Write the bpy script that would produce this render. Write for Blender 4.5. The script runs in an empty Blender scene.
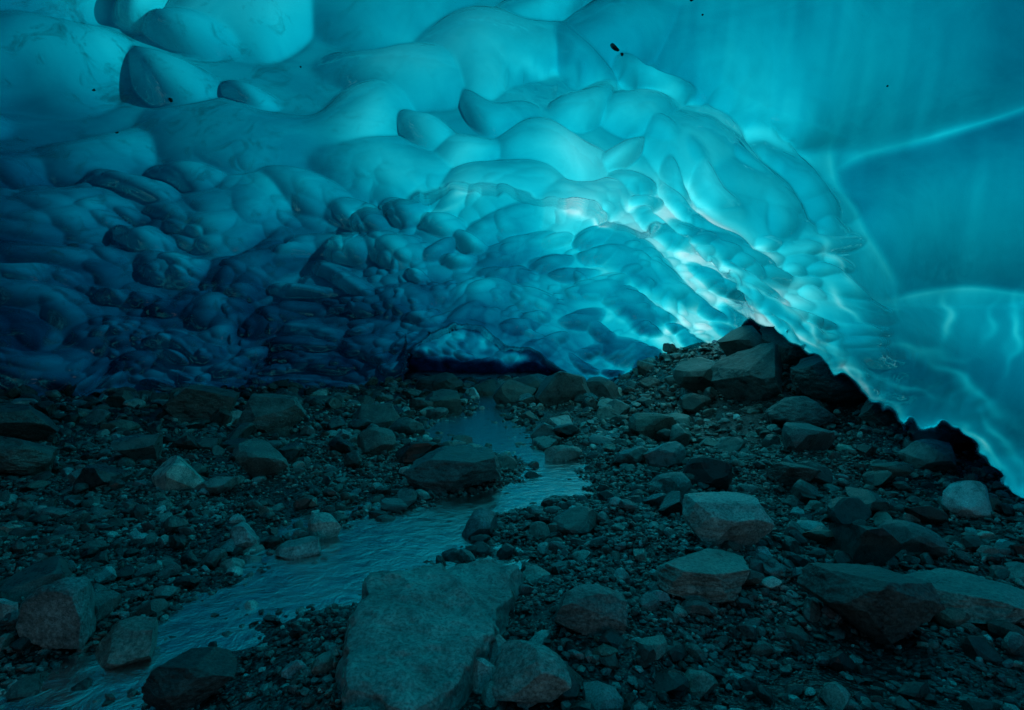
import bpy, bmesh, math
import numpy as np
from mathutils import Vector
scene = bpy.context.scene
F = 569.0
CZ = 1.2

def ss(a, b, x):
    t = np.clip((x - a) / (b - a), 0, 1)
    return t * t * (3 - 2 * t)

def _hash(ix, iy, iz, s):
    h = (ix * 374761393 + iy * 668265263 + iz * 2147483647 + s * 1274126177) & 0xFFFFFFFF
    h = ((h ^ (h >> 13)) * 1274126177) & 0xFFFFFFFF
    h = (h ^ (h >> 16)) & 0xFFFFFF
    return h / float(0xFFFFFF)

def vnoise(x, y, z, s=0):
    x = np.asarray(x, float); y = np.asarray(y, float); z = np.asarray(z, float) + np.zeros_like(x)
    fx, fy, fz = np.floor(x), np.floor(y), np.floor(z)
    ix, iy, iz = fx.astype(np.int64), fy.astype(np.int64), fz.astype(np.int64)
    tx, ty, tz = x - fx, y - fy, z - fz
    q = lambda t: t * t * t * (t * (6 * t - 15) + 10)
    tx, ty, tz = q(tx), q(ty), q(tz)
    r = 0
    for a in (0, 1):
        for b in (0, 1):
            for c in (0, 1):
                w = (tx if a else 1 - tx) * (ty if b else 1 - ty) * (tz if c else 1 - tz)
                r = r + w * _hash(ix + a, iy + b, iz + c, s)
    return r * 2 - 1

def mesh_from(name, V, Fc, mat, smooth=True, attrs=None):
    me = bpy.data.meshes.new(name)
    V = np.asarray(V, np.float32); Fc = np.asarray(Fc, np.int32)
    n = Fc.shape[1]
    me.vertices.add(len(V)); me.vertices.foreach_set("co", V.ravel())
    me.loops.add(Fc.size); me.loops.foreach_set("vertex_index", Fc.ravel())
    me.polygons.add(len(Fc))
    me.polygons.foreach_set("loop_start", np.arange(0, Fc.size, n, dtype=np.int32))
    me.polygons.foreach_set("loop_total", np.full(len(Fc), n, np.int32))
    me.polygons.foreach_set("use_smooth", np.full(len(Fc), smooth, bool))
    me.update(calc_edges=True)
    for k, (typ, arr) in (attrs or {}).items():
        at = me.attributes.new(k, typ, 'POINT')
        at.data.foreach_set("value" if typ == 'FLOAT' else "color", np.asarray(arr, np.float32).ravel())
    me.materials.append(mat)
    ob = bpy.data.objects.new(name, me)
    scene.collection.objects.link(ob)
    return ob

# ------------------------------------------------------------------ materials
def newmat(name):
    m = bpy.data.materials.new(name); m.use_nodes = True
    nt = m.node_tree; nt.nodes.clear()
    out = nt.nodes.new("ShaderNodeOutputMaterial")
    return m, nt, out

def N(nt, t, **kw):
    n = nt.nodes.new(t)
    for k, v in kw.items():
        if k in n.inputs.keys(): n.inputs[k].default_value = v
        else: setattr(n, k, v)
    return n

def ice_material():
    m, nt, out = newmat("glacier_ice")
    L = nt.links.new
    at = N(nt, "ShaderNodeAttribute", attribute_name="depth_shade")
    tc = N(nt, "ShaderNodeTexCoord")
    n1 = N(nt, "ShaderNodeTexNoise", Scale=1.1, Detail=8.0, Roughness=0.62)
    n1.inputs["Distortion"].default_value = 1.0
    L(tc.outputs["Object"], n1.inputs["Vector"])
    one = N(nt, "ShaderNodeMath", operation='MULTIPLY_ADD'); one.inputs[1].default_value = 0.7; one.inputs[2].default_value = 0.65
    L(n1.outputs["Fac"], one.inputs[0])
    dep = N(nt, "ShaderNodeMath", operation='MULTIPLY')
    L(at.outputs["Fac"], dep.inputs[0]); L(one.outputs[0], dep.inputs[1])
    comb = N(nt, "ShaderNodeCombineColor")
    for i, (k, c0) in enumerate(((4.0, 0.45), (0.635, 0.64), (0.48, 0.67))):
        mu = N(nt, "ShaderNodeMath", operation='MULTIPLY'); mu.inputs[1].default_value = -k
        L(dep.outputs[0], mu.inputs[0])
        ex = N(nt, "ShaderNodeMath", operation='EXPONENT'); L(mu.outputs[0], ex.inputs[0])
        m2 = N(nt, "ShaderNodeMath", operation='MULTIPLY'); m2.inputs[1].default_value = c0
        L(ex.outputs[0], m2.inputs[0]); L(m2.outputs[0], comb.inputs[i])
    fr = N(nt, "ShaderNodeAttribute", attribute_name="frost")
    n2 = N(nt, "ShaderNodeTexNoise", Scale=2.6, Detail=10.0, Roughness=0.74); n2.inputs["Distortion"].default_value = 1.2
    L(tc.outputs["Object"], n2.inputs["Vector"])
    rp = N(nt, "ShaderNodeMapRange"); rp.inputs[1].default_value = 0.52; rp.inputs[2].default_value = 0.66
    L(n2.outputs["Fac"], rp.inputs[0])
    fm = N(nt, "ShaderNodeMath", operation='MULTIPLY'); L(rp.outputs[0], fm.inputs[0]); L(fr.outputs["Fac"], fm.inputs[1])
    n3 = N(nt, "ShaderNodeTexNoise", Scale=4.0, Detail=2.0, Roughness=0.45)
    L(tc.outputs["Object"], n3.inputs["Vector"])
    bp = N(nt, "ShaderNodeBump", Strength=0.16, Distance=0.07)
    L(n3.outputs["Fac"], bp.inputs["Height"])
    tr = N(nt, "ShaderNodeBsdfTranslucent"); L(comb.outputs[0], tr.inputs["Color"])
    df = N(nt, "ShaderNodeBsdfDiffuse"); L(bp.outputs[0], df.inputs["Normal"])
    mc = N(nt, "ShaderNodeMix", data_type='RGBA')
    L(fm.outputs[0], mc.inputs[0]); L(comb.outputs[0], mc.inputs[6]); mc.inputs[7].default_value = (0.4, 0.66, 0.7, 1)
    L(mc.outputs[2], df.inputs["Color"])
    fac = N(nt, "ShaderNodeMath", operation='MULTIPLY_ADD'); fac.inputs[1].default_value = 0.55; fac.inputs[2].default_value = 0.10
    L(fm.outputs[0], fac.inputs[0])
    mx = N(nt, "ShaderNodeMixShader"); L(fac.outputs[0], mx.inputs[0]); L(tr.outputs[0], mx.inputs[1]); L(df.outputs[0], mx.inputs[2])
    gl = N(nt, "ShaderNodeBsdfGlossy", Roughness=0.04); L(bp.outputs[0], gl.inputs["Normal"])
    fz = N(nt, "ShaderNodeFresnel", IOR=1.6); L(bp.outputs[0], fz.inputs["Normal"])
    m3 = N(nt, "ShaderNodeMixShader"); L(fz.outputs[0], m3.inputs[0]); L(mx.outputs[0], m3.inputs[1]); L(gl.outputs[0], m3.inputs[2])
    L(m3.outputs[0], out.inputs["Surface"])
    return m

def rock_material(name, scale=1.0, bump=0.5, rough=0.42):
    m, nt, out = newmat(name); L = nt.links.new
    at = N(nt, "ShaderNodeAttribute", attribute_name="col")
    tc = N(nt, "ShaderNodeTexCoord")
    n1 = N(nt, "ShaderNodeTexNoise", Scale=6.0 * scale, Detail=8.0, Roughness=0.65)
    n2 = N(nt, "ShaderNodeTexNoise", Scale=70.0 * scale, Detail=4.0, Roughness=0.75)
    L(tc.outputs["Object"], n1.inputs["Vector"]); L(tc.outputs["Object"], n2.inputs["Vector"])
    r1 = N(nt, "ShaderNodeMapRange"); r1.inputs[1].default_value = 0.3; r1.inputs[2].default_value = 0.7; r1.inputs[3].default_value = 0.4; r1.inputs[4].default_value = 1.5
    L(n1.outputs["Fac"], r1.inputs[0])
    r2 = N(nt, "ShaderNodeMapRange"); r2.inputs[1].default_value = 0.35; r2.inputs[2].default_value = 0.68; r2.inputs[3].default_value = 0.45; r2.inputs[4].default_value = 1.8
    L(n2.outputs["Fac"], r2.inputs[0])
    mm = N(nt, "ShaderNodeMath", operation='MULTIPLY'); L(r1.outputs[0], mm.inputs[0]); L(r2.outputs[0], mm.inputs[1])
    vm = N(nt, "ShaderNodeVectorMath", operation='SCALE'); L(at.outputs["Color"], vm.inputs[0]); L(mm.outputs[0], vm.inputs["Scale"])
    p = N(nt, "ShaderNodeBsdfPrincipled"); L(vm.outputs[0], p.inputs["Base Color"])
    rr = N(nt, "ShaderNodeMapRange"); rr.inputs[1].default_value = 0.3; rr.inputs[2].default_value = 0.7; rr.inputs[3].default_value = rough - 0.16; rr.inputs[4].default_value = rough + 0.2
    L(n1.outputs["Fac"], rr.inputs[0]); L(rr.outputs[0], p.inputs["Roughness"])
    b1 = N(nt, "ShaderNodeBump", Strength=bump, Distance=0.03 / scale); L(n1.outputs["Fac"], b1.inputs["Height"])
    b2 = N(nt, "ShaderNodeBump", Strength=bump, Distance=0.003 / scale); L(n2.outputs["Fac"], b2.inputs["Height"]); L(b1.outputs[0], b2.inputs["Normal"])
    L(b2.outputs[0], p.inputs["Normal"])
    L(p.outputs[0], out.inputs["Surface"])
    return m

def ground_material():
    m, nt, out = newmat("wet_gravel_ground"); L = nt.links.new
    tc = N(nt, "ShaderNodeTexCoord")
    v = N(nt, "ShaderNodeTexVoronoi", Scale=45.0); L(tc.outputs["Object"], v.inputs["Vector"])
    v2 = N(nt, "ShaderNodeTexVoronoi", Scale=18.0); L(tc.outputs["Object"], v2.inputs["Vector"])
    n1 = N(nt, "ShaderNodeTexNoise", Scale=2.0, Detail=8.0, Roughness=0.65); L(tc.outputs["Object"], n1.inputs["Vector"])
    cr = N(nt, "ShaderNodeValToRGB")
    cr.color_ramp.elements[0].color = (0.018, 0.018, 0.018, 1); cr.color_ramp.elements[0].position = 0.3
    cr.color_ramp.elements[1].color = (0.05, 0.05, 0.048, 1); cr.color_ramp.elements[1].position = 0.75
    L(n1.outputs["Fac"], cr.inputs[0])
    bw = N(nt, "ShaderNodeRGBToBW"); L(v.outputs["Color"], bw.inputs[0])
    ad = N(nt, "ShaderNodeMath", operation='MULTIPLY_ADD'); ad.inputs[1].default_value = 1.6; ad.inputs[2].default_value = 0.3; L(bw.outputs[0], ad.inputs[0])
    vm = N(nt, "ShaderNodeVectorMath", operation='SCALE'); L(cr.outputs[0], vm.inputs[0]); L(ad.outputs[0], vm.inputs["Scale"])
    p = N(nt, "ShaderNodeBsdfPrincipled", Roughness=0.26); L(vm.outputs[0], p.inputs["Base Color"])
    b1 = N(nt, "ShaderNodeBump", Strength=0.8, Distance=0.012, invert=True); L(v.outputs["Distance"], b1.inputs["Height"])
    b2 = N(nt, "ShaderNodeBump", Strength=0.6, Distance=0.03, invert=True); L(v2.outputs["Distance"], b2.inputs["Height"]); L(b1.outputs[0], b2.inputs["Normal"])
    L(b2.outputs[0], p.inputs["Normal"]); L(p.outputs[0], out.inputs["Surface"])
    return m

def water_material():
    m, nt, out = newmat("meltwater"); L = nt.links.new
    tc = N(nt, "ShaderNodeTexCoord")
    n1 = N(nt, "ShaderNodeTexNoise", Scale=8.0, Detail=6.0, Roughness=0.65); n1.inputs["Distortion"].default_value = 0.5
    L(tc.outputs["Object"], n1.inputs["Vector"])
    b = N(nt, "ShaderNodeBump", Strength=0.7, Distance=0.025); L(n1.outputs["Fac"], b.inputs["Height"])
    tr = N(nt, "ShaderNodeBsdfTransparent", Color=(0.72, 0.76, 0.72, 1))
    df = N(nt, "ShaderNodeBsdfDiffuse", Color=(0.075, 0.07, 0.05, 1))
    m0 = N(nt, "ShaderNodeMixShader"); m0.inputs[0].default_value = 0.3; L(tr.outputs[0], m0.inputs[1]); L(df.outputs[0], m0.inputs[2])
    gl = N(nt, "ShaderNodeBsdfGlossy", Roughness=0.16); L(b.outputs[0], gl.inputs["Normal"])
    fz = N(nt, "ShaderNodeFresnel", IOR=1.33)
    f2 = N(nt, "ShaderNodeMath", operation='MULTIPLY'); f2.inputs[1].default_value = 0.8; L(fz.outputs[0], f2.inputs[0])
    mx = N(nt, "ShaderNodeMixShader"); L(f2.outputs[0], mx.inputs[0]); L(m0.outputs[0], mx.inputs[1]); L(gl.outputs[0], mx.inputs[2])
    L(mx.outputs[0], out.inputs["Surface"])
    return m

M_ICE = ice_material()
M_ROCK = rock_material("wet_boulder", 1.0, 0.8, 0.36)
M_STONE = rock_material("wet_stone", 2.0, 0.5, 0.30)
M_GROUND = ground_material()
M_WATER = water_material()

# ------------------------------------------------------------------ ice cave shell
# angular survey of the cave walls taken from the middle of the floor
def A(u, v):
    dx = (u - 512) / F; dz = (345 - v) / F
    return 512 + F * math.atan(dx), 345 - F * math.atan(dz / math.sqrt(1 + dx * dx))
def Apts(pts):
    q = np.array([A(*p) for p in pts]); return q[:, 0], q[:, 1]

D2R = math.pi / 180
az = np.concatenate([np.linspace(-180, -48, 110)[:-1], np.linspace(-48, 48, 1150), np.linspace(48, 180, 110)[1:]]) * D2R
el = np.concatenate([np.linspace(-24, 36, 700), np.linspace(36, 89.9, 90)[1:]]) * D2R
AZ, EL = np.meshgrid(az, el)
X = 512 + F * AZ; Y = 345 - F * EL
dirs = np.stack([np.sin(AZ) * np.cos(EL), np.cos(AZ) * np.cos(EL), np.sin(EL)], -1)

def rbf(ctrl, extra, eps):
    P = []; val = []
    for u, v, d, isdepth in ctrl:
        k = np.array([(u - 512) / F, 1.0, (345 - v) / F]); n = np.linalg.norm(k)
        P.append(k / n); val.append(math.log(d * n) if isdepth else d)
    for a, e, d, lg in extra:
        a *= D2R; e *= D2R
        P.append(np.array([math.sin(a) * math.cos(e), math.cos(a) * math.cos(e), math.sin(e)])); val.append(math.log(d) if lg else d)
    P = np.array(P); val = np.array(val); mean = val.mean()
    K = np.sqrt(((P[:, None] - P[None]) ** 2).sum(-1) + eps ** 2)
    w = np.linalg.solve(K, val - mean)
    out = np.full(AZ.shape, mean)
    for p, c in zip(P, w):
        out += c * np.sqrt(((dirs - p) ** 2).sum(-1) + eps ** 2)
    return out

dist_ctrl = [(0,0,4.2),(0,110,5.2),(0,220,6.8),(0,310,8.2),(0,395,9.2),(250,0,4.6),(250,120,6.6),(250,230,9.0),(250,320,11),(250,390,12),
 (512,0,5.0),(512,90,7.2),(512,180,9.3),(512,240,10.6),(512,300,12),(512,350,13.2),(512,390,14),
 (640,0,4.6),(620,100,6.6),(640,200,8.6),(640,300,11.2),(640,375,12.6),
 (740,60,4.9),(740,160,6.2),(740,260,8.0),(740,320,9.0),(820,120,4.8),(830,240,5.8),(850,340,6.3),
 (900,0,3.6),(1024,0,3.1),(1024,110,3.4),(940,200,4.1),(1024,290,3.6),(940,330,4.4),(1024,400,3.8),(900,420,5.0),(1024,500,3.7),(700,380,12)]
extra = [(60,5,5.0,1),(60,30,4.4,1),(-60,5,11,1),(-60,30,6,1),(90,5,6,1),(90,35,4,1),(-90,5,9,1),(-90,35,5,1),(130,5,7,1),(-130,5,8,1),(180,5,9,1),(180,35,5,1),(0,60,3.4,1),(0,88,3.0,1),(60,-15,5.0,1),(-60,-10,11,1)]
logr = rbf([(a,b,c,True) for a,b,c in dist_ctrl], extra, 0.12)
depth_shade_ctrl = [(0,0,2.5),(100,60,1.8),(0,120,3.2),(0,200,4.2),(0,300,5.4),(100,300,4.1),(60,380,5.4),(200,350,4.2),(180,200,2.6),(300,100,1.45),(250,40,1.4),(500,50,1.25),(512,140,1.25),
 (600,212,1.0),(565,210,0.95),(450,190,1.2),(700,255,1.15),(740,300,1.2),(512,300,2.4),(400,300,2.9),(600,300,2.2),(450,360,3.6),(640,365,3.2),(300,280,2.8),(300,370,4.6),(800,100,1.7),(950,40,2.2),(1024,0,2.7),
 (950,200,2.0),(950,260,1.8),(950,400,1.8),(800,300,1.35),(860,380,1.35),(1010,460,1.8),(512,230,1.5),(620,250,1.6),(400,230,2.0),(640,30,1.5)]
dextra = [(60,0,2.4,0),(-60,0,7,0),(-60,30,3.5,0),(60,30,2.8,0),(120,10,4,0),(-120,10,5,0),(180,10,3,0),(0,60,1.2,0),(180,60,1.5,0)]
depth_shade = rbf([(a,b,c,False) for a,b,c in depth_shade_ctrl], dextra, 0.05)  # ice thickness, with the left wall's shade painted into its colour
depth_shade = np.clip(depth_shade, 0.5, 9)

nz = lambda s, k, f: vnoise(X / s, Y / s, 0 * X + k, f)
wob = 5 * nz(28, 0, 3) + 3 * nz(11, 0, 4)

# inner vault arch
ax_, ay_ = Apts([(240,330),(300,275),(332,240),(380,207),(440,186),(500,188),(560,203),(620,222),(690,236),(735,265),(752,300)])
arch = np.interp(X, ax_, ay_) + wob
m_in = ss(ax_[0], ax_[0] + 170, X) * (1 - ss(ax_[-1] - 20, ax_[-1] + 8, X))
logr += 0.18 * m_in * ss(-3, 6, Y - arch)
# low far passage
bx, by = Apts([(400,396),(405,352),(428,330),(455,322),(482,328),(505,342),(540,352),(568,372),(576,396)])
low = np.interp(X, bx, by) + 0.45 * wob
m_low = ss(bx[0] - 3, bx[0] + 3, X) * (1 - ss(bx[-1] - 4, bx[-1] + 2, X))
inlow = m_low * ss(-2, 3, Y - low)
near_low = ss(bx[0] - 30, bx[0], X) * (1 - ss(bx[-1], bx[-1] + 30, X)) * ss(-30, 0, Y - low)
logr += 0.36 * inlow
lowshade = 2.9 + 4.5 * np.exp(-((Y - low - 2) / 4) ** 2) + 7 * ss(352, 362, Y - 0.07 * (X - 450) + 3 * nz(14, 1, 60)) + 1.2 * nz(7, 2, 61)  # shadow under the arch edge and black passage bottom painted into the ice
# right-hand hanging rim
rx, ry = Apts([(684,395),(694,372),(716,345),(750,316),(790,336),(830,368),(868,398),(905,424),(960,430),(985,452),(1005,472),(1024,492)])
rim = np.interp(X, rx, ry) + 1.3 * wob + 5 * nz(7, 0, 5)
rim = rim + (X > rx[-1]) * np.clip(X - rx[-1], 0, 200) * 0.3
m_rim = ss(rx[0] - 2, rx[0] + 4, X) * (1 - ss(1150, 1250, X))
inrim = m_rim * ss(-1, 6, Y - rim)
near_rim = m_rim * ss(-45, -2, Y - rim)
logr += 0.42 * inrim
# big melt pocket and hanging lobe on the right wall: broad, rounded folds
c1x, c1y = Apts([(826,180),(850,158),(930,139),(1024,108)])
c2x, c2y = Apts([(880,306),(910,298),(960,291),(1024,299)])
c3 = np.array([A(640,90), A(700,108), A(770,135), A(832,180), A(868,238), A(897,292), A(893,330), A(884,380)])
C1 = np.interp(X, c1x, c1y) - np.clip(X - c1x[-1], 0, 150) * 0.35
C2 = np.interp(X, c2x, c2y)
kern = np.hanning(61); kern /= kern.sum()
def smx(a):
    return np.convolve(np.pad(a[0], 30, mode='edge'), kern, 'valid')[None, :].repeat(a.shape[0], 0)
C1 = smx(C1) + 3 * nz(70, 3, 8); C2 = smx(C2) + 3 * nz(70, 4, 9)
c3line = np.interp(Y[:, 0], c3[3:, 1], c3[3:, 0]); c3line = np.convolve(np.pad(c3line, 30, mode='edge'), kern, 'valid')
C3x = c3line[:, None] + 3 * nz(45, 5, 10)
far_side = 1 - ss(1050, 1200, X)
def hump(d, a, b, rd=9.0):       # rounded ridge, one soft flank on each side
    e = np.sqrt(d * d + rd * rd) - rd
    return np.exp(-e / np.where(d < 0, a, b))
sideX = ss(-25, 10, X - C3x)
ridge1 = hump(Y - C1, 70, 50, 10) * ss(c1x[0] - 20, c1x[0] + 60, X) * far_side
ridge2 = hump(Y - C2, 45, 60, 10) * ss(c2x[0] - 10, c2x[0] + 50, X) * far_side
ridge3 = hump(X - C3x, 50, 34, 7) * ss(140, 200, Y) * (1 - ss(290, 350, Y))
logr -= 0.066 * ridge1 + 0.055 * ridge2 + 0.066 * ridge3
# diagonal fold sweeping down from the roof to the pocket
fx, fy = Apts([(470,40),(520,62),(600,78),(690,104),(770,135),(832,180)])
fold = np.interp(X, fx, fy) + 0.8 * wob
m_f = ss(fx[0], fx[0] + 80, X) * (1 - ss(fx[-1] - 60, fx[-1] + 5, X))
logr -= 0.065 * m_f * hump(Y - fold, 50, 16, 4)
edge_glow = m_f * np.exp(-((Y - fold + 2) / 5) ** 2)

def size_fn(x, y):
    s = np.interp(y, [-200, 40, 120, 200, 260, 320, 390], [66, 46, 37, 28, 22, 16, 11])
    x = np.asarray(x, float)
    return s * (1 + 0.30 * ss(0, 1, (330 - x) / 250)) * (1 + 0.7 * ss(690, 830, x))

bl = np.array([A(560,-120), A(640,0), A(680,90), A(800,150), A(855,230), A(872,300), A(872,350), A(870,420)])
def right_smooth(x, y):
    return x > np.interp(y, bl[:, 1], bl[:, 0])

def throw(scale, n, x0, x1, y0, y1, seed):
    g = np.random.default_rng(seed)
    xs = g.uniform(x0, x1, n); ys = g.uniform(y0, y1, n)
    buf = np.zeros((n, 3)); c = 0
    for x, y in zip(xs, ys):
        if right_smooth(x, y) and x < 1150: continue
        s = float(size_fn(x, y)) * scale * g.uniform(0.5, 1.55)
        if c:
            q = buf[:c]
            dd = ((q[:, 0] - x) / 2.3) ** 2 + (q[:, 1] - y) ** 2
            if (dd < (0.5 * (q[:, 2] + s)) ** 2 * 0.85).any(): continue
        buf[c] = (x, y, s); c += 1
    return buf[:c]

def field(seeds, k=9.0, seed=1):
    S = np.full(X.shape, 1e-9); V = np.zeros(X.shape); T = np.zeros(X.shape)
    g = np.random.default_rng(seed)
    xa = X[0]; ya = Y[:, 0]
    wx = X + 16 * nz(70, 1, 11); wy = Y + 11 * nz(60, 2, 12)
    for (x, y, a, b, r, w) in seeds:
        R = 2.6 * max(a, b)
        i = np.where(np.abs(xa - x) < R)[0]; j = np.where(np.abs(ya - y) < R)[0]
        if len(i) < 2 or len(j) < 2: continue
        sl = (slice(j[0], j[-1] + 1), slice(i[0], i[-1] + 1))
        dx = wx[sl] - x; dy = wy[sl] - y
        c, s_ = math.cos(r), math.sin(r)
        p = (dx * c + dy * s_) / a; q = (-dx * s_ + dy * c) / b
        q = q + 0.22 * p * p      # crescent-shaped scallops
        h = p * p + q * q + w
        e = np.exp(-k * np.minimum(h, 7))
        S[sl] += e; V[sl] += e * g.uniform(); T[sl] += e * np.clip(q, -1.5, 1.5)
    h = -np.log(S) / k
    return np.clip(h, -0.5, 1.6), V / S, T / S

s1 = throw(1.0, 26000, -1300, 2300, -560, 470, 12)
g = np.random.default_rng(5)
seeds1 = []
for x, y, s in s1:
    rot = g.normal(0, 0.24) + 0.65 * float(ss(560, 720, x)) * (x < 950) + (-0.15 if x < 330 else 0)
    el_ = 1.0 + 0.35 * float(ss(600, 740, x)) * (x < 950)
    seeds1.append((x, y, s * 1.5 * el_ * g.uniform(.85, 1.2), s * 0.62 / el_, rot, g.uniform(0, 0.45)))
def hs(u, v, a, b, deg, w=0.0):
    x, y = A(u, v); seeds1.append((x, y, a, b, deg * D2R, w))
hs(930, 50, 190, 80, 20, -0.1)
hs(745, 40, 100, 46, 35); hs(690, -40, 90, 40, 38, .1); hs(880, -60, 150, 60, 20, .1)
hs(765, 190, 70, 26, 45, .15); hs(700, 140, 70, 24, 25, .2)
hs(960, 225, 120, 75, 10, -0.15)
hs(985, 365, 100, 62, 12, -0.1)
hs(840, 255, 60, 20, 62, .25); hs(868, 345, 40, 20, 70, .25)
hs(1120, 200, 120, 90, 0); hs(1150, 400, 100, 70, 0); hs(1180, 0, 150, 90, 0)
h1, v1, t1 = field(seeds1, 14.0, seed=21)
s2 = throw(0.45, 30000, -100, 1000, 60, 420, 9)
seeds2 = [(x, y, s * 1.4, s * 0.66, g.normal(0, .3) + 0.5 * float(ss(560, 720, x)), g.uniform(0, .6)) for x, y, s in s2]
h2, v2, t2 = field(seeds2, 11.0, seed=22)

r = np.exp(logr)
base = dirs * r[..., None] + np.array([0, 0, CZ])
gy = np.gradient(base, axis=0); gx = np.gradient(base, axis=1)
nrm = np.cross(gy, gx); nrm /= (np.linalg.norm(nrm, axis=-1, keepdims=True) + 1e-9)
sgn = np.sign(np.median((nrm * dirs).sum(-1)))
inward = -nrm * sgn
inward = inward * 0.6 - dirs * 0.5
inward /= np.linalg.norm(inward, axis=-1, keepdims=True)

sw = size_fn(X, Y) / F * r
smooth_zone = np.clip((X - np.interp(Y, bl[:, 1], bl[:, 0])) / 40, 0, 1) * (X < 1300)
sw = sw * (1 - smooth_zone) + smooth_zone * 0.22
sw *= 1 - 0.25 * (1 - ss(-20, 90, Y))
keep = (1 - 0.85 * inrim) * (1 - 0.75 * near_rim) * (1 - 0.6 * near_low * (1 - inlow))
disp = sw * keep * (0.46 * (h1 - 0.5) + 0.07 * t1)
lvl2 = (1 - smooth_zone) * ss(150, 260, Y)
disp += 0.45 * sw * keep * lvl2 * (0.30 * (h2 - .5) + 0.05 * t2)
disp += (0.20 - 0.10 * smooth_zone) * vnoise(base[..., 0] * 0.4, base[..., 1] * 0.4, base[..., 2] * 0.4, 31) * keep
P = base + inward * disp[..., None]

depth_shade *= 1 - 0.3 * m_in * np.exp(-((Y - arch) / 5) ** 2)  # light along the arch and fold edges painted in as thinner ice
depth_shade *= 1 - 0.3 * edge_glow
rightc = ss(480, 690, X) * (1 - ss(880, 930, X)) * ss(130, 220, Y)
crest = np.clip((h1 - 0.45) / 0.6, 0, 1.2)  # ridge glints right of centre painted in by thinning the crests
depth_shade = depth_shade * (1 + 0.5 * (v1 - 0.5) * (1 - .6 * smooth_zone)) + 0.42 * np.clip(h1 - .1, 0, 1.5) * np.clip(depth_shade, 0, 2.5) * (1 - 1.8 * rightc * crest) * (1 - .5 * smooth_zone) + 0.15 * lvl2 * (v2 - .5 + h2) * np.clip(depth_shade, 0, 3)
depth_shade = depth_shade * (1 + 0.26 * vnoise(base[..., 0], base[..., 1], base[..., 2], 41))
# folds: crest highlight and lee shade painted into the ice tone
depth_shade *= 1 - 0.36 * far_side * np.maximum(np.maximum(np.exp(-(np.abs(Y - C1) / 5)) * ss(c1x[0] - 5, c1x[0] + 20, X), np.exp(-(np.abs(Y - C2) / 4)) * ss(c2x[0] - 5, c2x[0] + 20, X)), np.exp(-np.abs(X - C3x) / 4) * ss(165, 190, Y) * (1 - ss(300, 340, Y)))
depth_shade += 1.2 * far_side * sideX * (np.exp(-np.clip(Y - C1, 0, None) / 45) * (Y > C1) * ss(0, 10, Y - C1) * ss(c1x[0], c1x[0] + 30, X) + 0.9 * np.exp(-np.clip(C2 - Y, 0, None) / 25) * (Y < C2) * ss(0, 7, C2 - Y) * ss(c2x[0] - 10, c2x[0] + 20, X))
depth_shade += 0.8 * far_side * np.exp(-np.clip(X - C3x, 0, None) / 22) * ss(0, 6, X - C3x) * ss(170, 200, Y) * (1 - ss(280, 300, Y))
depth_shade += 0.7 * far_side * ss(30, 70, Y - C2) * (X > C3x) * (1 - ss(-50, -10, Y - rim))
# flow streaks on the smooth wall
streak = vnoise(X / 7 + Y / 60, Y / 75, 0 * X, 71) + 0.6 * vnoise(X / 18 - Y / 40, Y / 120, 0 * X, 72)
depth_shade += 0.13 * smooth_zone * streak
# painted highlight streaks near the inner arch, along the rim and on the lobe
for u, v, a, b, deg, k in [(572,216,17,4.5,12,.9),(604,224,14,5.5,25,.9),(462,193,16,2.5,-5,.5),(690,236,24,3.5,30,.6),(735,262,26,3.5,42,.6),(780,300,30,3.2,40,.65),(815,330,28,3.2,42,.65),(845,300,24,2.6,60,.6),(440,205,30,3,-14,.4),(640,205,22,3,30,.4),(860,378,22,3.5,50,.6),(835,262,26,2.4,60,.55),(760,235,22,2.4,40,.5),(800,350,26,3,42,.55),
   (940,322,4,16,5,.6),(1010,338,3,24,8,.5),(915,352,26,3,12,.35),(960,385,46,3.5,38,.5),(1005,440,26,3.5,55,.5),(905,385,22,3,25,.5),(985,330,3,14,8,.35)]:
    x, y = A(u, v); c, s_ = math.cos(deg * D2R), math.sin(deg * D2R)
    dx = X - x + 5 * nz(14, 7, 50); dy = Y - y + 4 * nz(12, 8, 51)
    depth_shade *= 1 - k * np.exp(-((dx * c + dy * s_) / a) ** 2 - ((-dx * s_ + dy * c) / b) ** 2)
depth_shade *= 1 - m_rim * ss(720, 760, X) * np.exp(-((Y - rim + 5) / 4.5) ** 2) * np.clip(0.35 + 0.6 * nz(16, 9, 55), 0, .8)  # rim highlights painted in as patches of thinner ice
depth_shade = depth_shade * (1 - inlow) + inlow * (lowshade + v1 * .8)
depth_shade = depth_shade * (1 - inrim) + inrim * 9.0  # shade of the cavity under the rim painted near black
depth_shade = np.clip(depth_shade, 0.16, 10)
frost = np.clip((1 - ss(150, 460, X)) * 1.0 + 0.14, 0, 1)

ny, nx = X.shape
idx = np.arange(ny * nx).reshape(ny, nx)
q = np.stack([idx[:-1, :-1], idx[:-1, 1:], idx[1:, 1:], idx[1:, :-1]], -1)
cAZ = np.abs(AZ[:-1, :-1]); cEL = EL[:-1, :-1]
mask = ~((cAZ > 156 * D2R) & (cEL < 11 * D2R))
q = q[mask]
ice = mesh_from("ice_cave", P.reshape(-1, 3), q, M_ICE, True, {"depth_shade": ('FLOAT', depth_shade.ravel()), "frost": ('FLOAT', frost.ravel())})

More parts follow.
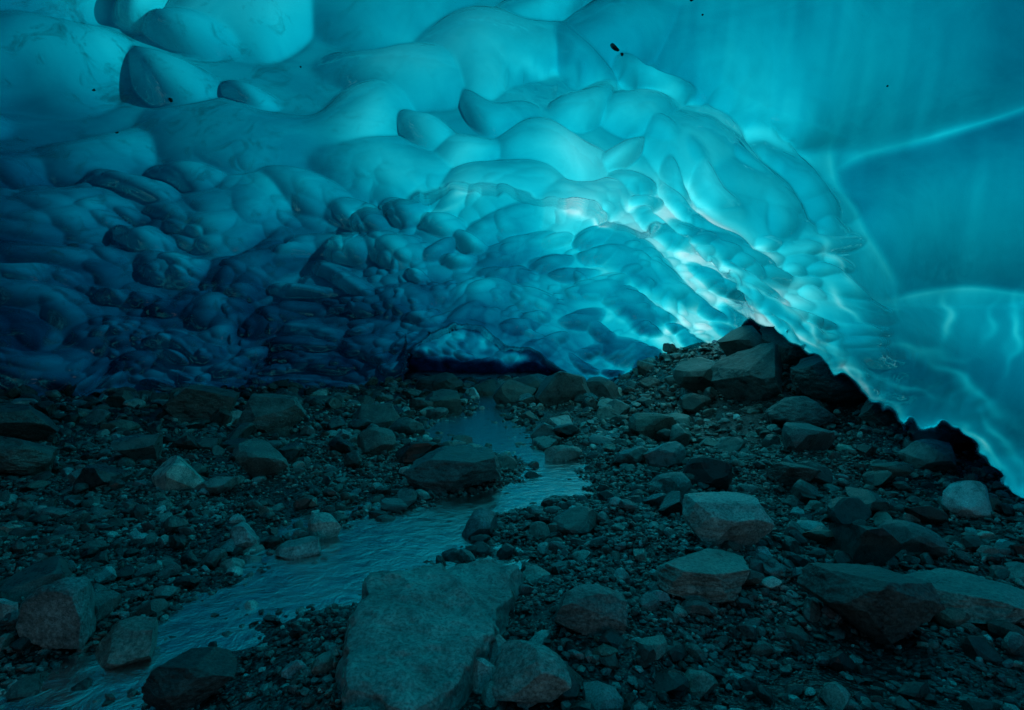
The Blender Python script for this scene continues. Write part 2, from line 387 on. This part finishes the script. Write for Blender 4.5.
# ------------------------------------------------------------------ ground
path = np.array([(-2.6,0.6),(-1.6,1.7),(-1.15,2.8),(-.75,3.7),(-.1,4.5),(.42,5.1),(.42,6.0),(-.05,7.0),(-.6,8.3),(-.3,10),(-.5,12.5),(-.6,15)])
pw = np.array([.5,.5,.55,.55,.42,.6,.45,.45,.8,.4,.3,.3])
tt = np.linspace(0, len(path) - 1, 120)
def cr(a):
    return np.interp(tt, np.arange(len(a)), a)
pc = np.stack([cr(path[:, 0]), cr(path[:, 1])], 1); pwid = cr(pw)
kk = np.ones(9) / 9
for c in (0, 1):
    e = np.pad(pc[:, c], 4, mode='edge'); pc[:, c] = np.convolve(e, kk, 'valid')

def chan(x, y):
    best = np.full(np.shape(x), 1e9)
    for (px, py), w in zip(pc, pwid):
        best = np.minimum(best, ((x - px) ** 2 + (y - py) ** 2) / w ** 2)
    return best
def gbase(x, y):
    return (0.42 * ss(2, 10, -x) + 1.15 * ss(7, 11.5, y) * ss(2.0, 5.0, x) + 0.12 * ss(2, 5, x) + 0.1 * ss(8, 16, y) + 0.16 * ss(3.6, 5.2, x) * ss(4.5, 6.5, y))
def gh(x, y):
    x = np.asarray(x, float); y = np.asarray(y, float)
    c = chan(x, y)
    z = gbase(x, y) + (0.07 * vnoise(x * 0.9, y * 0.9, 0 * x, 1) + 0.04 * vnoise(x * 2.7, y * 2.7, 0 * x, 2)) * (0.45 + 0.55 * ss(0.3, 2.0, c)) + 0.022 * vnoise(x * 8, y * 8, 0 * x, 6)
    return z - 0.095 * np.exp(-c * 0.9)
def axis(lo, hi, dlo, dhi, nd, no):
    return np.concatenate([np.linspace(lo, dlo, no)[:-1], np.linspace(dlo, dhi, nd), np.linspace(dhi, hi, no)[1:]])
gx_ = axis(-200, 200, -13, 13, 620, 20); gy_ = axis(-200, 200, 0.5, 20, 560, 20)
GX, GY = np.meshgrid(gx_, gy_)
GZ = gh(GX, GY)
n1_, n2_ = GX.shape
gi = np.arange(n1_ * n2_).reshape(n1_, n2_)
gq = np.stack([gi[:-1, :-1], gi[:-1, 1:], gi[1:, 1:], gi[1:, :-1]], -1).reshape(-1, 4)
mesh_from("ground", np.stack([GX, GY, GZ], -1).reshape(-1, 3), gq, M_GROUND, True)

tan = np.gradient(pc, axis=0); tan /= np.linalg.norm(tan, axis=1, keepdims=True)
nor = np.stack([-tan[:, 1], tan[:, 0]], 1)
cols = np.linspace(-1.7, 1.7, 13)
W = []
for c in cols:
    p = pc + nor * (pwid * c)[:, None]
    z = gbase(pc[:, 0], pc[:, 1]) - 0.052 + 0.012 * ss(4.0, 5.0, pc[:, 1])
    W.append(np.stack([p[:, 0], p[:, 1], z], 1))
W = np.array(W); wi = np.arange(W.shape[0] * W.shape[1]).reshape(W.shape[:2])
wq = np.stack([wi[:-1, :-1], wi[1:, :-1], wi[1:, 1:], wi[:-1, 1:]], -1).reshape(-1, 4)
mesh_from("meltwater_stream", W.reshape(-1, 3), wq, M_WATER, True)

# ------------------------------------------------------------------ rocks
def ico(sub):
    bm = bmesh.new(); bmesh.ops.create_icosphere(bm, subdivisions=sub, radius=1.0)
    V = np.array([v.co[:] for v in bm.verts]); Fc = np.array([[v.index for v in f.verts] for f in bm.faces]); bm.free()
    return V, Fc
ICO = {s: ico(s) for s in (1, 2, 3, 6)}
def rock_shape(sub, g, cuts=12, lo=0.5, hi=0.85, nzamp=0.05, slab=None):
    V, Fc = ICO[sub]; V = V.copy()
    planes = []
    if slab is not None:
        n = np.array([g.normal(0, .06), -.05 + g.normal(0, .05), 1.0]); planes.append((n / np.linalg.norm(n), slab))
        for k in range(6):
            a = k * math.pi / 3 + g.uniform(-.35, .35); n = np.array([math.cos(a), math.sin(a), g.uniform(0, .45)]); planes.append((n / np.linalg.norm(n), g.uniform(.62, .78)))
    for _ in range(cuts):
        n = g.normal(size=3); n /= np.linalg.norm(n)
        planes.append((n, g.uniform(lo, hi)))
    for n, d in planes:
        t = V @ n - d
        V -= np.clip(t, 0, None)[:, None] * n
    o = g.uniform(0, 50)
    if nzamp:
        k = vnoise(V[:, 0] * 2 + o, V[:, 1] * 2, V[:, 2] * 2, 3) + 0.55 * vnoise(V[:, 0] * 5 + o, V[:, 1] * 5, V[:, 2] * 5, 4)
        if sub > 3:
            k = k + 0.35 * vnoise(V[:, 0] * 11 + o, V[:, 1] * 11, V[:, 2] * 11, 5) + 0.2 * vnoise(V[:, 0] * 24 + o, V[:, 1] * 24, V[:, 2] * 24, 6)
        V *= (1 + nzamp * k)[:, None]
    V -= (V.max(0) + V.min(0)) / 2
    V /= (V.max(0) - V.min(0)) / 2
    return V, Fc
def stone_col(g, n):
    b = np.exp(g.normal(math.log(0.12), 0.75, n)); b = np.clip(b, 0.02, 0.5)
    t = g.normal(0, 0.06, n)
    return np.stack([b * (0.95 + t), b, b * (0.9 - t * .7), np.ones(n)], 1)

def scatter(name, sub, n, smin, smax, pwr, region, seed, avoid=0.5, mat=None, near_bias=1.0, flat=(0.4, 0.8), nvar=14, inwater=0.25):
    g = np.random.default_rng(seed)
    var = [rock_shape(sub, g, 14, .45, .85, 0.045 if sub > 1 else 0) for _ in range(nvar)]
    x0, x1, y0, y1 = region
    m = int(n * 3.5)
    y = y0 + (y1 - y0) * g.uniform(size=m) ** near_bias
    x = g.uniform(x0, x1, m)
    ok = (np.abs(x) < y * 1.05 + 1.0)
    c = chan(x, y)
    ok &= (c > avoid) | (g.uniform(size=m) < inwater)
    clump = vnoise(x * 1.1, y * 1.1, 0 * x, seed) + 0.6 * vnoise(x * 3, y * 3, 0 * x, seed + 1)
    ok &= g.uniform(size=m) < ss(-1.0, 0.4, clump) * 0.88 + 0.12
    x = x[ok][:n]; y = y[ok][:n]; k = len(x)
    s = smin + (smax - smin) * g.uniform(size=k) ** pwr
    z = gh(x, y)
    colr = stone_col(g, k)
    VV, FF, CC = [], [], []; off = 0
    vi = g.integers(0, nvar, k)
    for v in range(nvar):
        sel = np.where(vi == v)[0]
        if not len(sel): continue
        V, Fc = var[v]; m_ = len(sel)
        a = g.uniform(0, 2 * math.pi, m_)
        sx = s[sel] * 0.5; sy = sx * g.uniform(.5, .95, m_); sz = sx * g.uniform(flat[0], flat[1], m_)
        L = V[None] * np.stack([sx, sy, sz], 1)[:, None, :]
        tl = g.normal(0, 0.3, m_)
        ct, st = np.cos(tl)[:, None], np.sin(tl)[:, None]
        yy = L[..., 1] * ct - L[..., 2] * st; zz = L[..., 1] * st + L[..., 2] * ct; xx = L[..., 0]
        ca, sa = np.cos(a)[:, None], np.sin(a)[:, None]
        wx = xx * ca - yy * sa + x[sel][:, None]; wy = xx * sa + yy * ca + y[sel][:, None]
        wz = zz + (z[sel] + sz * 0.5)[:, None]
        VV.append(np.stack([wx, wy, wz], -1).reshape(-1, 3))
        FF.append((Fc[None] + (off + np.arange(m_) * len(V))[:, None, None]).reshape(-1, 3))
        CC.append(np.repeat(colr[sel], len(V), 0)); off += m_ * len(V)
    return mesh_from(name, np.concatenate(VV), np.concatenate(FF), mat or M_STONE, False, {"col": ('FLOAT_COLOR', np.concatenate(CC))})

scatter("cobbles", 3, 2500, 0.11, 0.5, 3.2, (-13, 10, 2.4, 16.5), 101, near_bias=0.8, avoid=.9, inwater=0.12)
scatter("stones", 2, 14000, 0.04, 0.15, 2.1, (-11, 8, 1.3, 14), 102, near_bias=1.1, avoid=.6, inwater=.22)
scatter("gravel", 1, 85000, 0.010, 0.05, 1.7, (-6, 6, 1.1, 7), 103, near_bias=1.15, avoid=0.35)

def boulder(x, y, w, h, seed, l=None, rot=None, sink=0.25, name="boulder", b=0.14, cuts=14, lo=.5, hi=.85, tilt=0.12, slab=None, nza=.05):
    g = np.random.default_rng(seed)
    V, Fc = rock_shape(6 if w / y > 0.1 else 3, g, cuts, lo, hi, nza, slab)
    l = l or w * g.uniform(.7, .9)
    hh = h * (1 + sink)
    V = V * np.array([w / 2, l / 2, hh / 2])
    a = g.uniform(-.4, .4) if rot is None else rot
    tx = g.normal(0, tilt)
    c, s = math.cos(tx), math.sin(tx)
    V = np.stack([V[:, 0], V[:, 1] * c - V[:, 2] * s, V[:, 1] * s + V[:, 2] * c], 1)
    c, s = math.cos(a), math.sin(a)
    V = np.stack([V[:, 0] * c - V[:, 1] * s, V[:, 0] * s + V[:, 1] * c, V[:, 2]], 1)
    z = float(gh(np.array([x]), np.array([y]))[0])
    t = g.normal(0, .04)
    col = np.tile([b * (.92 + t), b, b * (.9 - t), 1], (len(V), 1))
    ob = mesh_from(name, V, Fc, M_ROCK, False, {"col": ('FLOAT_COLOR', col)})
    ob.location = (x, y, z + hh / 2 - h * sink)
    return ob

# the big flat-topped slab in the foreground, built from its outline
def slab_rock(name, outline, zt, seed, b):
    o = np.array(outline, float); cen = o.mean(0); n = 240
    per = np.concatenate([o, o[:1]]); seg = np.r_[0, np.cumsum(np.linalg.norm(np.diff(per, axis=0), axis=1))]
    t = np.linspace(0, seg[-1], n, endpoint=False)
    ring = np.stack([np.interp(t, seg, per[:, 0]), np.interp(t, seg, per[:, 1])], 1)
    for _ in range(3): ring = (np.roll(ring, 1, 0) + ring * 2 + np.roll(ring, -1, 0)) / 4
    ts = np.linspace(0, 1, 90); V = []
    for s in ts:                       # top disc then flank
        p = cen + (ring - cen) * s; V.append(np.c_[p, np.full(n, 1.0)])
    for s in np.linspace(0, 1, 40)[1:]:
        p = cen + (ring - cen) * (1 + 0.22 * s); V.append(np.c_[p, np.full(n, 1 - s)])
    V = np.concatenate(V)
    zb = -0.08
    x, y, hz = V[:, 0], V[:, 1], V[:, 2]
    top = zt + 0.06 * (y - cen[1]) - 0.05 * (x - cen[0])
    z0 = 0 * x
    rough = 0.020 * vnoise(x * 5, y * 5, z0, seed) + 0.010 * vnoise(x * 14, y * 14, z0, seed + 1) + 0.005 * vnoise(x * 35, y * 35, z0, seed + 2)
    step = 0.03 * ss(0.0, 0.03, (x - cen[0]) * 0.8 + (y - cen[1]) * .45 - 0.12 + .03 * vnoise(x * 6, y * 6, z0, 9))
    z = zb + (top + rough - step - zb) * hz
    sx = 0.035 * vnoise(x * 7, y * 7, z * 7, seed + 5) + 0.015 * vnoise(x * 22, y * 22, z * 22, seed + 6)
    edge = np.clip(np.arange(len(V)) // n - 80, 0, 10) / 10.
    d = (V[:, :2] - cen); d /= (np.linalg.norm(d, axis=1, keepdims=True) + 1e-6)
    V = np.c_[V[:, :2] + d * (sx * edge)[:, None], z - 0.012 * (edge ** 3) * (hz > .9)]
    m = len(V) // n; gi = np.arange(len(V)).reshape(m, n)
    nx_ = np.roll(gi, -1, 1)
    q = np.stack([gi[:-1], gi[1:], nx_[1:], nx_[:-1]], -1).reshape(-1, 4)
    return mesh_from(name, V, q, M_ROCK, False, {"col": ('FLOAT_COLOR', np.tile([b * .9, b, b * .9, 1], (len(V), 1)))})
slab_rock("flat_rock", [(-.50,1.72),(-.57,2.10),(-.62,2.52),(-.42,2.60),(-.10,2.78),(.03,2.68),(-.02,2.40),(-.10,2.05),(-.18,1.80),(-.30,1.66)], .17, 5, .3)
BL = [(.07,1.86,.27,.16,.3),(-.45,1.62,.2,.15,.24),(-1.87,2.36,.32,.27,.24),(-1.56,2.28,.26,.16,.22),(-1.12,1.98,.3,.13,.06),
 (1.25,3.3,.5,.26,.38),(.93,2.78,.5,.13,.27),(1.56,2.5,.5,.22,.1),(2.12,2.62,.6,.17,.24),(.32,2.32,.3,.15,.17),
 (-.21,3.75,.25,.16,.18),(-1.23,3.72,.23,.16,.42),(-1.66,3.5,.2,.13,.36),(-1.28,3.4,.27,.10,.34),(-.5,5.0,.95,.26,.1),
 (-3.2,7.5,.95,.5,.16),(.98,11,1.1,.65,.12),(.05,11.5,.9,.5,.09),(-1.3,10.5,.8,.4,.1),(3.85,9,1.3,.8,.12),(3.35,10.2,.9,.6,.12),(3.85,7.6,.9,.42,.14),(4.7,8.3,1.2,.7,.11),
 (5.0,9.5,1.5,.8,.12),(4.2,10.2,1.0,.6,.14),(4.7,7.0,.8,.4,.14),(5.4,7.6,1.1,.6,.12),(4.5,5.9,.6,.3,.14),
 (-4.4,5.0,.75,.32,.14),(-5.4,6.2,.9,.4,.12),(1.3,4.6,.35,.18,.18),(-2.3,5.2,.5,.3,.16),(2.4,4.9,.5,.2,.12),(3.1,6.0,.55,.3,.14),
 (1.9,7.6,.7,.35,.12),(-2.0,8.4,.7,.4,.13),(.12,2.85,.16,.1,.3),(-1.5,6.3,.45,.28,.14),(-4.6,8.5,1.0,.5,.12),(-1.7,13.2,1.1,.5,.06),(-.6,13.6,.9,.42,.06),(.5,13.3,1.2,.5,.06),(1.9,12.4,1.0,.5,.08)]
for i, (x, y, w, h, b) in enumerate(BL):
    boulder(x, y, w, h, 400 + i, b=b, slab=(.45 if i in (5, 6, 8, 14, 7) else None))

# small bits of rock debris frozen into the roof
g = np.random.default_rng(77)
DV, DF = [], []; off = 0
for u, v, s, el_ in [(615,47,.03,2.4),(622,52,.018,1.5),(172,98,.03,1),(115,122,.026,1),(690,4,.02,1),(640,62,.012,1),(95,85,.02,1),(700,20,.012,1),(300,60,.015,1),(880,90,.01,1)]:
    x, y = A(u, v); j = np.abs(Y[:, 0] - y).argmin(); i = np.abs(X[0] - x).argmin()
    V, Fc = rock_shape(2, g, 10, .4, .8, .1)
    V = V * np.array([s * el_, s, s]) * .7; a = .7
    V = np.stack([V[:, 0] * math.cos(a) + V[:, 2] * math.sin(a), V[:, 1], -V[:, 0] * math.sin(a) + V[:, 2] * math.cos(a)], 1)
    DV.append(V + P[j, i] - dirs[j, i] * s * .5); DF.append(Fc + off); off += len(V)
DV = np.concatenate(DV)
mesh_from("roof_debris", DV, np.concatenate(DF), M_STONE, False, {"col": ('FLOAT_COLOR', np.tile([.02, .02, .02, 1], (len(DV), 1)))})

# ------------------------------------------------------------------ light
sdir = np.array([0.42, 0.62, 0.66]); sdir /= np.linalg.norm(sdir)
elev = math.asin(sdir[2]); saz = math.atan2(sdir[0], sdir[1])
w = bpy.data.worlds.new("World"); scene.world = w; w.use_nodes = True
nt = w.node_tree; bg = nt.nodes["Background"]
sky = nt.nodes.new("ShaderNodeTexSky"); sky.sky_type = 'NISHITA'; sky.sun_disc = False
sky.sun_elevation = elev; sky.sun_rotation = saz
nt.links.new(sky.outputs[0], bg.inputs[0]); bg.inputs[1].default_value = 0.11
ld = bpy.data.lights.new("sun", 'SUN'); ld.energy = 5.0; ld.angle = math.radians(0.5); ld.color = (1, .96, .9)
lo_ = bpy.data.objects.new("sun", ld); scene.collection.objects.link(lo_)
lo_.rotation_euler = Vector(sdir).to_track_quat('Z', 'Y').to_euler(); lo_.location = (5, 10, 20)

cam = bpy.data.cameras.new("camera"); cam.lens = 20; cam.sensor_width = 36; cam.clip_end = 1000; cam.clip_start = 0.05
co = bpy.data.objects.new("camera", cam); scene.collection.objects.link(co)
co.location = (0, 0, CZ); co.rotation_euler = (math.radians(89.0), 0, 0)
scene.camera = co
scene.view_settings.view_transform = 'Standard'; scene.view_settings.look = 'None'; scene.view_settings.exposure = 0
